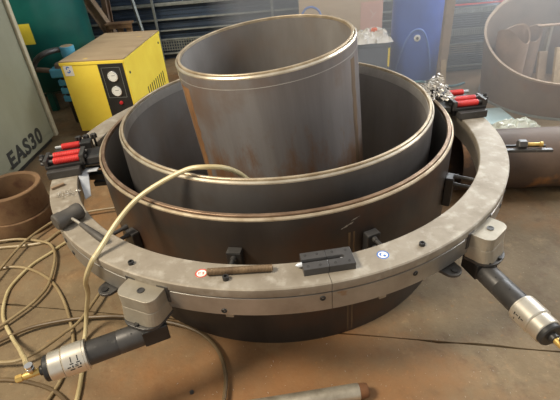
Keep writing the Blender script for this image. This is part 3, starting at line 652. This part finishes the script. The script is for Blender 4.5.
for i in range(9):
    loc = (W / 2 + 0.0005, -0.10 + i * 0.056, 0.235)
    if v0 is None: v0 = MB().box((0, 0, 0), (0.003, 0.016, 0.12)).build('vent_slot', INK, dr, 0, loc)
    else: again(v0, dr, loc)
for y, z in ((-0.40, 0.52), (0.39, 0.55), (-0.40, 0.12)):
    MB().rod((W / 2 - 0.001, y, z), (9, y, z), [(0, 0.011), (0.006, 0.010)], 12).build('screw', DGREY, dr)

# rusty rings stacked on the floor, one thing resting on another
RX, RY = -1.612, 2.335
tag(MB().lathe([(0.188, 0), (0.190, 0.004), (0.190, 0.108), (0.186, 0.112), (0.160, 0.112), (0.158, 0.108), (0.158, 0.0)], 64).build('rusty_pipe_ring', RUST, None, 0, (RX, RY, 0)), 'lower rusty pipe ring standing on the floor beside the cabinet', 'pipe ring', 'rusty pipe rings')
tag(MB().lathe([(0.180, 0), (0.184, 0.004), (0.184, 0.155), (0.180, 0.160), (0.156, 0.160), (0.152, 0.155), (0.152, 0.0)], 64).build('rusty_pipe_ring', RUST, None, 0, (RX - 0.006, RY + 0.004, 0.112)), 'upper rusty pipe ring resting on another ring beside the cabinet', 'pipe ring', 'rusty pipe rings')

# brown beams and rusty stand behind the dryer
def hbeam(name, p0, p1, w, m, label, cat, roll=0):
    p0 = Vector(p0); d = Vector(p1) - p0; T = Matrix.Translation(p0) @ d.to_track_quat('Z', 'Y').to_matrix().to_4x4() @ Matrix.Rotation(roll, 4, 'Z'); L = d.length; b = MB(); t = w * 0.12
    poly = [(-w / 2, -w / 2), (w / 2, -w / 2), (w / 2, -w / 2 + t), (t / 2, -w / 2 + t), (t / 2, w / 2 - t), (w / 2, w / 2 - t), (w / 2, w / 2), (-w / 2, w / 2), (-w / 2, w / 2 - t), (-t / 2, w / 2 - t), (-t / 2, -w / 2 + t), (-w / 2, -w / 2 + t)]
    n = len(poly); vs = [(x, y, 0) for x, y in poly] + [(x, y, L) for x, y in poly]
    fs = [(i, (i + 1) % n, n + (i + 1) % n, n + i) for i in range(n)]
    for o_ in (0, n): fs += [(o_, o_ + 1, o_ + 2, o_ + 11), (o_ + 3, o_ + 4, o_ + 9, o_ + 10), (o_ + 5, o_ + 6, o_ + 7, o_ + 8)]
    b.add(vs, fs, False, T)
    return tag(b.build(name, m), label, cat)
hbeam('steel_beam', (-1.56, 5.35, 0.03), (-2.22, 5.40, 1.5), 0.10, BEAM, 'brown steel beam leaning beside the green tank', 'beam')
hbeam('steel_beam', (-1.86, 5.58, 0.03), (-1.80, 5.70, 1.3), 0.07, RUSTD, 'dark thin beam standing behind the leaning brown beam', 'beam')
hbeam('steel_beam', (-1.43, 5.62, 0.02), (-1.60, 5.75, 1.3), 0.03, RAIL, 'thin grey bar leaning on the blue wall behind the rusty stand', 'bar')
sd = empty('rusty_stand', (-1.62, 5.28, 0), 'rusty steel stand with open frame behind the yellow dryer', 'stand')
MB().box((0, 0, 0.592), (0.30, 0.12, 0.018)).build('top', RUST, sd, 0.003)
MB().box((0.02, -0.05, 0.565), (0.26, 0.012, 0.04)).build('apron', RUST, sd, 0.002)
for x in (-0.12, 0.0, 0.10): MB().box((x, 0, 0.292), (0.055, 0.055, 0.584)).build('leg', RUST, sd, 0.003)
MB().box((0, 0, 0.475), (0.26, 0.05, 0.03)).build('cross_bar', RUST, sd, 0.003)

# ================================================================== RIGHT BACKGROUND
# plywood board with pink paper
pb = empty('plywood_board', (0.93, 5.72, 0), 'beige board standing against the blue wall behind the tallest pipe', 'board')
MB().box((0, 0, 0.65), (1.02, 0.022, 1.30)).build('panel', PLY, pb, 0.002)
MB().box((0.375, -0.0125, 0.29), (0.27, 0.003, 0.46)).build('pink_paper', PINK, pb)
MB().box((0.375, -0.0145, 0.40), (0.07, 0.0012, 0.012), 0, Matrix.Translation((0.375, 0, 0.4)) @ Matrix.Rotation(0.9, 4, 'Y') @ Matrix.Translation((-0.375, 0, -0.4))).box((0.395, -0.0145, 0.36), (0.10, 0.0012, 0.012), 0, Matrix.Translation((0.395, 0, 0.36)) @ Matrix.Rotation(-0.9, 4, 'Y') @ Matrix.Translation((-0.395, 0, -0.36))).build('paper_mark', PALE, pb)
# blue hose loop seen over the tall pipe
tag(MB().tube([(0.43, 5.45, 0.02), (0.41, 5.46, 0.25), (0.42, 5.47, 0.42), (0.47, 5.48, 0.53), (0.55, 5.48, 0.555), (0.63, 5.48, 0.51), (0.67, 5.47, 0.40), (0.67, 5.46, 0.2), (0.66, 5.45, 0.02)], 0.012).build('blue_hose_loop', BLUEL), 'light blue hose loop standing before the beige board', 'hose')
# grey box
gx = empty('grey_bin', (1.0, 4.30, 0), 'grey box with a yellow strip carrying the white bag', 'box', RAD(-4))
MB().box((0, 0, 0.20), (0.29, 0.26, 0.40)).build('body', GBOX, gx, 0.006)
MB().box((0, 0, 0.418), (0.305, 0.275, 0.036)).build('lid', GBOX, gx, 0.006)
MB().box((0.138, -0.1315, 0.30), (0.018, 0.004, 0.17)).build('yellow_strip', YEL, gx)
# white bag: crumpled
def crumple(name, m, c, sx, sy, sz, seed, n=14):
    r = random.Random(seed); vs = []; fs = []
    for i in range(n + 1):
        for j in range(n + 1):
            u = i / n * 2 - 1; v = j / n * 2 - 1; e = max(0, 1 - max(abs(u), abs(v)) ** 3)
            vs.append((u * sx + r.uniform(-.09, .09) * sx, v * sy + r.uniform(-.09, .09) * sy, sz * e * (0.5 + 0.5 * r.random()) + 0.002))
    k = (n + 1)
    for i in range(n):
        for j in range(n): fs.append((i * k + j, (i + 1) * k + j, (i + 1) * k + j + 1, i * k + j + 1))
    N0 = len(vs); vs += [(x, y, 0) for x, y, z in vs]
    for i in range(n):
        for j in range(n): fs.append((N0 + i * k + j, N0 + i * k + j + 1, N0 + (i + 1) * k + j + 1, N0 + (i + 1) * k + j))
    ring = [(i, 0) for i in range(n)] + [(n, j) for j in range(n)] + [(i, n) for i in range(n, 0, -1)] + [(0, j) for j in range(n, 0, -1)]
    for a, b in zip(ring, ring[1:] + ring[:1]):
        p, q = a[0] * k + a[1], b[0] * k + b[1]; fs.append((p, q, q + N0, p + N0))
    return MB().add(vs, fs).build(name, m, None, 0, c)
bag = tag(crumple('plastic_bag', WHITE, (1.0, 4.29, 0.436), 0.165, 0.13, 0.12, 3), 'crumpled white plastic bag with an orange print lying on the grey box', 'bag')
MB().prism([(-0.03, -0.05), (0.0, -0.065), (0.03, -0.05), (0.025, -0.01), (-0.02, -0.015)], 0.085, 0.118).build('orange_print', ORANGE, bag, 0.008)
# blue drum machine
bd = empty('blue_machine', (1.475, 4.50, 0), 'tall rounded blue machine housing with an arched rib and a round port', 'machine')
MB().lathe([(0, 0), (0.235, 0), (0.24, 0.01), (0.24, 1.22), (0.21, 1.26), (0, 1.28)], 56, closed=False).build('housing', BLUEM, bd)
ap = []
for t, z in ((-150, 0.10), (-140, 0.25), (-130, 0.38), (-118, 0.47), (-108, 0.50), (-98, 0.50), (-88, 0.46), (-78, 0.36), (-70, 0.23), (-64, 0.10)):
    ap.append((0.243 * cos(RAD(t)), 0.243 * sin(RAD(t)), z))
MB().tube(ap, 0.009).build('arched_rib', BLUEL, bd)
a = RAD(-104); po = MB().rod((0.232 * cos(a), 0.232 * sin(a), 0.425), (2 * cos(a), 2 * sin(a), 0.425), [(0, 0.030), (0.018, 0.030), (0.02, 0.026)], 24).build('port', WHITE, bd)
MB().rod((0.250 * cos(a), 0.250 * sin(a), 0.425), (2 * cos(a), 2 * sin(a), 0.425), [(0, 0.014), (0.006, 0.013)], 16).build('port_plug', DGREY, po)
tag(MB().tube([(1.05, 4.02, 0.012), (1.20, 4.06, 0.05), (1.36, 4.02, 0.09), (1.47, 4.08, 0.06), (1.58, 4.12, 0.02), (1.72, 4.04, 0.012), (1.86, 4.1, 0.012)], 0.011).build('teal_cable', TEALC), 'thin teal cable on the floor before the blue machine', 'cable')
tag(MB().tube([(1.10, 3.86, 0.012), (1.24, 3.80, 0.012), (1.40, 3.83, 0.04), (1.52, 3.74, 0.03), (1.62, 3.62, 0.012), (1.75, 3.60, 0.012)], 0.013).build('black_cable', PANEL), 'black cable on the floor left of the cut pipe', 'cable')
# post beside the blue machine
pt = empty('steel_post', (1.575, 3.98, 0), 'brown steel channel post standing right of the blue machine', 'post')
MB().box((0, 0, 0.006), (0.14, 0.14, 0.012)).build('foot_plate', BEAM, pt, 0.002)
MB().prism([(-0.035, -0.025), (0.035, -0.025), (0.035, 0.03), (0.028, 0.03), (0.028, -0.017), (-0.028, -0.017), (-0.028, 0.03), (-0.035, 0.03)], 0.012, 1.3).build('channel', BEAM, pt)

MB().add([(-0.03, -0.03, 0.012), (0.03, -0.03, 0.012), (0.022, -0.03, 0.30), (-0.022, -0.03, 0.30), (-0.03, -0.09, 0.012), (0.03, -0.09, 0.012)], [(0, 1, 2, 3), (0, 4, 5, 1), (4, 3, 2, 5), (0, 3, 4), (1, 5, 2)]).build('gusset', WOOD, pt)
# shelf rack
sr = empty('shelf_rack', (2.02, 4.62, 0), 'dark steel shelf rack with pale mesh edges behind the cut pipe', 'shelf')
for x in (-0.24, 0.24):
    for y in (-0.17, 0.17): MB().box((x, y, 0.7), (0.035, 0.035, 1.4)).build('upright', PANEL, sr, 0.003)
for z in (0.07, 0.29, 0.62, 0.80):
    s_ = MB().box((0, 0, z), (0.48, 0.36, 0.018)).build('shelf_board', WALLM, sr, 0.002)
    MB().box((0, -0.185, z), (0.45, 0.012, 0.016)).build('shelf_lip', RAIL, s_, 0.002)
m = MB()
for i in range(22): m.box((-0.225 + i * 0.0216, -0.186, 0.405), (0.012, 0.006, 0.05))
m.box((0, -0.186, 0.378), (0.46, 0.008, 0.008)).box((0, -0.186, 0.432), (0.46, 0.008, 0.008))
m.build('mesh_edge', RAIL, sr)
m = MB()
for i in range(22): m.box((-0.225 + i * 0.0216, -0.186, 0.60), (0.012, 0.006, 0.04))
m.box((0, -0.186, 0.578), (0.46, 0.008, 0.008))
m.build('mesh_edge', RAIL, sr)
for i in range(27):
    MB().box((0, -0.16, 0.022 + i * 0.021), (0.45, 0.01, 0.015)).build('slat', SLATM, sr)
MB().box((0, -0.192, 0.655), (0.50, 0.012, 0.014)).build('red_bar', REDB, sr, 0.002)

# big obliquely cut pipe
BX, BY, BR = 2.47, 3.68, 0.585
cpz = lambda y: 0.275 + 0.05 * math.log(1 + math.exp((0.16 + 0.44 * y) / 0.05)) + 0.4 * max(0, y - 0.45)
e = empty('cut_pipe', (BX, BY, 0), 'wide rusty pipe with an oblique open cut at the right edge', 'pipe')
n = 96; vs = []; fs = []
for i in range(n):
    a = 2 * pi * i / n
    for r in (BR, BR - 0.016):
        x, y = r * cos(a), r * sin(a)
        vs.append((x, y, 0)); zt = cpz(y); lean = -0.10 * zt
        vs.append((x + lean, y, zt))
for i in range(n):
    j = (i + 1) % n; A, B = 4 * i, 4 * j
    fs += [(A, B, B + 1, A + 1), (A + 2, A + 3, B + 3, B + 2), (A, A + 2, B + 2, B)]
MB().add(vs, fs, True).build('shell', RUSTD, e)
vs = []; fs = []
for i in range(n):
    a = 2 * pi * i / n
    for r, dz in ((BR + 0.002, -0.012), (BR + 0.002, 0.002), (BR - 0.018, 0.002), (BR - 0.018, -0.012)):
        x, y = r * cos(a), r * sin(a); zt = cpz(y); vs.append((x - 0.10 * zt, y, zt + dz))
for i in range(n):
    j = (i + 1) % n
    for q in range(4): w = (q + 1) % 4; fs.append((4 * i + q, 4 * j + q, 4 * j + w, 4 * i + w))
MB().add(vs, fs, True).build('cut_rim', BEAM, e)
MB().lathe([(BR, 0), (BR + 0.014, 0), (BR + 0.014, 0.014), (BR, 0.016)], 96).build('base_lip', RAIL, e)
# things standing inside it
def saddle(name, loc, r, h, rz, label):
    """short branch pipe with a fish-mouth cut at the top"""
    n = 48; vs = []; fs = []
    for i in range(n):
        a = 2 * pi * i / n
        for q in (r, r - 0.010):
            x, y = q * cos(a), q * sin(a); zt = h - 0.5 * r * (1 - (x / r) ** 2) - 0.06 * (y < 0) * (1 - (x / r) ** 2)
            vs += [(x, y, 0), (x, y, zt)]
    for i in range(n):
        j = (i + 1) % n; A, B = 4 * i, 4 * j
        fs += [(A, B, B + 1, A + 1), (A + 2, A + 3, B + 3, B + 2), (A + 1, B + 1, B + 3, A + 3), (A, A + 2, B + 2, B)]
    tag(MB().add(vs, fs, True).build(name, SADDLE, None, 0, loc, rz), label, 'pipe')
saddle('saddle_cut_pipe', (2.12, 3.86, 0), 0.13, 0.56, 0.6, 'rusty branch pipe with a fish mouth top, leftmost inside the cut pipe')
saddle('saddle_cut_pipe', (2.33, 4.02, 0), 0.115, 0.52, 0.1, 'slimmer rusty branch pipe with a fish mouth top, behind the tee bar')
tb = empty('tee_bar', (2.47, 3.93, 0), 'steel tee bar standing upright inside the cut pipe', 'tee bar')
MB().box((0, 0, 0.26), (0.022, 0.05, 0.52)).build('web', CAST, tb, 0.003)
MB().box((0, 0, 0.528), (0.24, 0.05, 0.016)).build('flange', RUST, tb, 0.003)
for i, (x, y, rz, tilt, l, lab) in enumerate(((2.24, 3.60, 0.25, 0.30, 0.42, 'grey brown plank leaning inside the cut pipe, left of the paler plank'), (2.36, 3.57, 0.25, 0.30, 0.45, 'pale plank leaning inside the cut pipe, right of the greyer plank'))):
    pk = tag(MB().box((0, 0, l / 2), (0.085, 0.022, l)).build('wood_plank', WOOD if i else BEAM, None, 0.003, (x, y - 0.12, 0.008)), lab, 'plank', 'planks in the cut pipe')
    pk.rotation_euler = (-tilt, 0.12, rz)
# sheets on the floor before it
pl = tag(MB().prism([(-0.12, -0.14), (0.10, -0.16), (0.14, 0.13), (-0.07, 0.16)], 0, 0.03).build('pale_sheet', SHEET, None, 0.002, (1.77, 3.27, 0), 0.15), 'pale teal flat sheet on the floor behind the right tool slide', 'sheet')
tag(crumple('plastic_film', FILM, (1.84, 3.03, 0), 0.17, 0.10, 0.10, 9), 'crumpled clear plastic film on the floor before the cut pipe', 'plastic film')
# lying pipe behind the ring
ly = MB()
T = Matrix.Translation((1.08, 2.345, 0.1815)) @ Matrix.Rotation(RAD(-5), 4, 'Z') @ Matrix.Rotation(pi / 2, 4, 'Y')
ly.lathe([(0.18, 0), (0.18, 2.2), (0.168, 2.2), (0.168, 0)], 64, M=T)
tag(ly.build('lying_pipe', RUSTP), 'brown steel pipe lying on the floor behind the right of the ring', 'pipe')

# ================================================================== HAZE in the far right of the hall
hz = bpy.data.materials.new('sunlit_haze'); hz.use_nodes = True; nt = hz.node_tree; nt.nodes.clear()
out = nt.nodes.new('ShaderNodeOutputMaterial'); pv = nt.nodes.new('ShaderNodeVolumeScatter'); pv.inputs['Color'].default_value = (1, 0.98, 0.96, 1); pv.inputs['Density'].default_value = 0.22; pv.inputs['Anisotropy'].default_value = 0.45
nt.links.new(pv.outputs[0], out.inputs['Volume'])
def haze_box(x0, y0):
    o = MB().box(((x0 + 4.7) / 2, (y0 + 5.78) / 2, 1.42), (4.7 - x0, 5.78 - y0, 2.8)).build('haze', hz)
    return tag(o, 'thin bright haze hanging over the far right of the hall', 'haze', None, 'stuff')
haze_box(-0.3, 2.45)

# ================================================================== FRONT FLOOR
gp = empty('galvanised_pipe', (0.245, 0.972, 0), 'grey galvanised pipe with a rusty plugged end lying at the front', 'pipe', RAD(4.6))
MB().rod((-0.012, 0, 0.031), (-1, 0, 0.031), [(0, 0.029), (0.002, 0.0305), (0.60, 0.0305)], 32).build('tube', GALV, gp)
MB().rod((-0.016, 0, 0.031), (1, 0, 0.031), [(0, 0.0275), (0.026, 0.0275), (0.036, 0.024), (0.040, 0.012)], 28).build('plug', RUSTE, gp)
tag(MB().rod((0, 0, 0), (0, 0, 1), [(0, 0.009), (0.007, 0.009)], 6).rod((0, 0, 0.007), (0, 0, 1), [(0, 0.005), (0.006, 0.0045)], 10).build('hex_bolt', DGREY, None, 0, (-0.405, 1.045, 0)), 'small hex bolt head lying alone on the orange floor', 'bolt')
